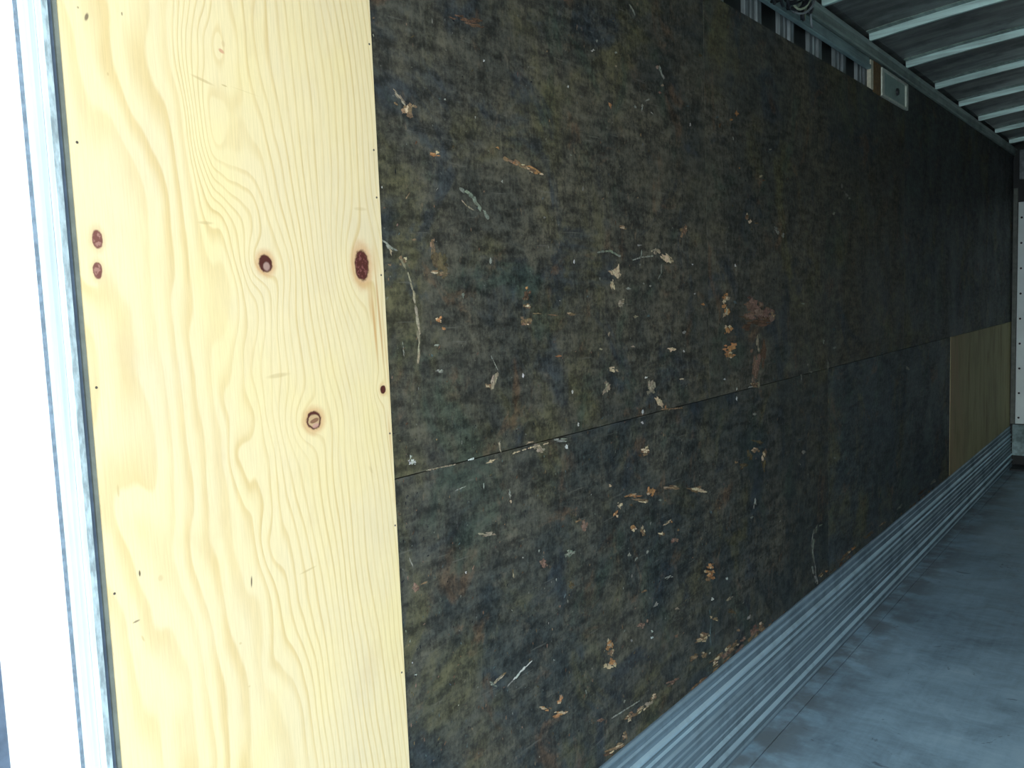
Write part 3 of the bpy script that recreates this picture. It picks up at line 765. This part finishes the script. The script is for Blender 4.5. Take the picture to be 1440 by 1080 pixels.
part(MB().box((-D-.010, .5620, .34), (-D+.0056, .5705, 2.72)), 'strip_shade_side', M_strip_shade, rf)  # darker bar painting the shading on the right third of the strip
part(MB().box((-D-.012, .5715, .34), (-D-.004, .5795, 2.70)), 'rubber_seal', M_seal, rf)
part(MB().box((-D-.010, .5795, .34), (-D+.0005, .5855, 2.70)), 'edge_angle', M_grey_ed, rf)
part(MB().box((-1.34, .395, -.20), (-D-.001, .4385, 2.90)), 'outer_gasket', M_seal, rf)
struct(MB().box((D+.010, .437, -.20), (1.36, .532, 2.90)).build('trim_5', M_white))
hd = struct(MB().box((-1.36, .437, 2.90), (1.36, .532, 3.02)).build('trim_2', M_white))
sl = struct(MB().box((-1.36, .28, -.26), (1.36, .339, -.001)).build('trim_3', M_galv))

# ------------------------------------------------------------------ roof
ce = struct(empty('ceiling'))
def crown(prof, x=1.2, n=16, rise=.075):
    # a (y, z) section carried across the roof along a shallow arch
    m = MB(); k = len(prof)
    for i in range(n+1):
        t = -1 + 2*i/n
        m.v += [(x*t, p, q + rise*(1-t*t)) for p, q in prof]
    for i in range(n):
        for j in range(k): m.f.append((i*k+j, i*k+(j+1) % k, (i+1)*k+(j+1) % k, (i+1)*k+j))
    m.f += [tuple(range(k))[::-1], tuple(range(n*k, n*k+k))]
    return m
part(crown([(.532, 2.789), (YF+.06, 2.789), (YF+.06, 2.799), (.532, 2.799)], 1.2), 'roof_sheet', M_roof, ce)
part(MB().box((-1.30, .532, 2.787), (-1.199, YF+.06, 2.797)), 'roof_edge', M_roof, ce)
part(MB().box((1.199, .532, 2.787), (1.30, YF+.06, 2.797)), 'roof_edge', M_roof, ce)
for k in range(-5, 7):
    y = 4.306 + .6602*k
    pf = [(y-.004, 2.789), (y-.002, 2.752), (y+.016, 2.752), (y+.018, 2.789)]
    bo = part(crown(pf), 'roof_bow', M_bow, ce)
    part(crown([(y-.050, 2.784), (y-.0045, 2.784), (y-.0045, 2.7885), (y-.050, 2.7885)]), 'bow_flange', M_rail, bo)
    part(crown([(y+.0185, 2.784), (y+.060, 2.784), (y+.060, 2.7885), (y+.0185, 2.7885)]), 'bow_flange', M_rail, bo)
# wall rail below the roof
rail = struct(MB().extrude([(-1.284, 2.700), (-D+.012, 2.700), (-D+.016, 2.706), (-D+.016, 2.738), (-D+.026, 2.748), (-D+.026, 2.751), (-D+.002, 2.756), (-1.284, 2.786)], .54, YF-.003, 'Y').build('trim_1', M_rail))
rr_ = struct(MB().extrude([(1.284, 2.700), (D-.012, 2.700), (D-.016, 2.738), (D-.026, 2.751), (1.284, 2.786)], .54, YF-.003, 'Y').build('trim_4', M_rail))

# duct under the rail, its end block, the lamp panel, the cables
du = tag(MB().extrude([(-1.230, 2.642), (-D+.006, 2.642), (-D+.010, 2.644), (-D+.010, 2.660), (-D+.003, 2.662), (-D+.003, 2.690), (-D-.001, 2.697), (-1.230, 2.697)], .60, 4.372, 'Y').build('cable_duct', M_duct, origin=(-D, .6, 2.6)),
         'long dull metal duct running below the roof rail above the dark wall', 'duct')
bt = tag(MB().box((-D-.020, 4.392, 2.556), (-D+.004, 4.432, 2.692)).build('batten', M_cream, origin=(-D, 4.4, 2.556), bevel=.002), 'narrow cream upright batten at the end of the duct high on the wall', 'batten')
bk = tag(MB().box((-D-.020, 4.436, 2.548), (-D+.004, 4.560, 2.694)).build('wooden_block', M_brown, origin=(-D, 4.5, 2.548), bevel=.002), 'brown wooden block between the cream batten and the framed lamp panel', 'wood block')
lp = empty('wall_lamp', (-D, 4.8, 2.55)); tag(lp, 'grey green rectangular lamp panel in a pale frame, high on the dark wall', 'lamp')
a0, a1, b0, b1 = 4.562, 5.062, 2.550, 2.686
for A, B in (((a0, b0), (a1, b0+.012)), ((a0, b1-.012), (a1, b1)), ((a0, b0+.012), (a0+.04, b1-.012)), ((a1-.04, b0+.012), (a1, b1-.012))):
    part(MB().box((-D-.008, A[0], A[1]), (-D+.010, B[0], B[1])), 'frame_bar', M_lampf, lp, bevel=.002)
part(MB().box((-D-.008, a0+.04, b0+.012), (-D+.002, a1-.04, b1-.012)), 'lens', M_lens, lp)
part(MB().cyl((-D+.002, 4.86, 2.615), (1, 0, 0), .020, .010, 14, .015), 'switch', M_black, lp)
bw = empty('cable_bundle', (-D+.03, 3.2, 2.70)); tag(bw, 'tangle of dark and pale green cables hanging over the duct near the first roof bow', 'cables')
for k in range(15):
    y = 2.98 + .030*k + random.uniform(-.02, .02); pts = []
    ph, am = random.uniform(0, 6), random.uniform(.02, .05); ln = random.uniform(.10, .22)
    for j in range(15):
        t = j/14
        pts.append((-D+.035+.030*math.sin(math.pi*t)+.008*math.sin(ph+9*t), y+ln*(t-.5)+.02*math.sin(ph+7*t), 2.655+am*math.sin(ph*.7+t*8)*.8+.03*math.sin(math.pi*t)))
    part(MB().tube(pts, random.uniform(.004, .008), 7), 'cable', M_wires[(0, 0, 1, 0, 2)[k % 5]], bw, smooth=True)

# ------------------------------------------------------------------ front wall
fwl = struct(empty('wall_front'))
part(MB().box((-1.30, YF, -.03), (1.30, YF+.05, 2.90)), 'backing', M_skin, fwl)
part(MB().box((-1.176, YF-.012, .376), (1.176, YF, 2.30)), 'front_panel', M_frp, fwl, bevel=.002)
part(MB().box((-1.212, YF-.020, .376), (-1.180, YF, 2.42)), 'corner_trim', M_grey_ed, fwl)
part(MB().box((-1.195, YF-.018, .095), (1.195, YF, .368)), 'kick_plate', metal('teal_kick_plate', (.24,.33,.33), .5, .5), fwl)
part(MB().box((-1.172, YF-.030, 2.49), (1.172, YF, 2.74)), 'header_bar', metal('grey_header', (.30,.33,.35), .5, .5), fwl, bevel=.004)
part(MB().box((-1.18, YF-.25, .0005), (1.18, YF-.0, .012)), 'threshold', plain('dark_threshold', (.03,.035,.04), .6), fwl)
sc_m = MB().cyl((0, 0, 0), (0, -1, 0), .009, .004, 10, .006); f0 = None
for k in range(9):
    for x in (-1.150, -.58, 0, .58, 1.150):
        zz = .43 + .2172*k
        if f0 is None: f0 = sc_m.build('rivet', M_black); o = f0
        else: o = f0.copy(); COL.objects.link(o)
        o.parent = fwl; o.location = (x, YF-.012, zz)

# ------------------------------------------------------------------ right wall (out of frame, closes the box)
wr_ = struct(empty('wall_right'))
part(MB().box((1.285, .42, -.03), (1.30, YF+.06, 2.785)), 'outer_skin', M_skin, wr_)
for a, b in ((.56, 2.99), (2.99, 5.43), (5.43, 7.87), (7.87, YF)):
    for c_, d_ in ((.33, ZS), (ZS, 2.70)):
        part(MB().box((D, a+.001, c_+.001), (D+.009, b-.001, d_-.001)), 'lining_panel', M_up[0] if c_ > 1 else M_lo[0], wr_)
struct(MB().extrude([(-p, q) for p, q in pf_s] if (pf_s := [(-D-.008, .352), (-D+.004, .352), (-D+.010, .30), (-D+.018, .28), (-D+.018, .25), (-D+.010, .24), (-D+.026, .10), (-D+.030, 0), (-D-.008, 0)]) else [], .54, YF-.004, 'Y').build('baseboard_right', M_scuff))
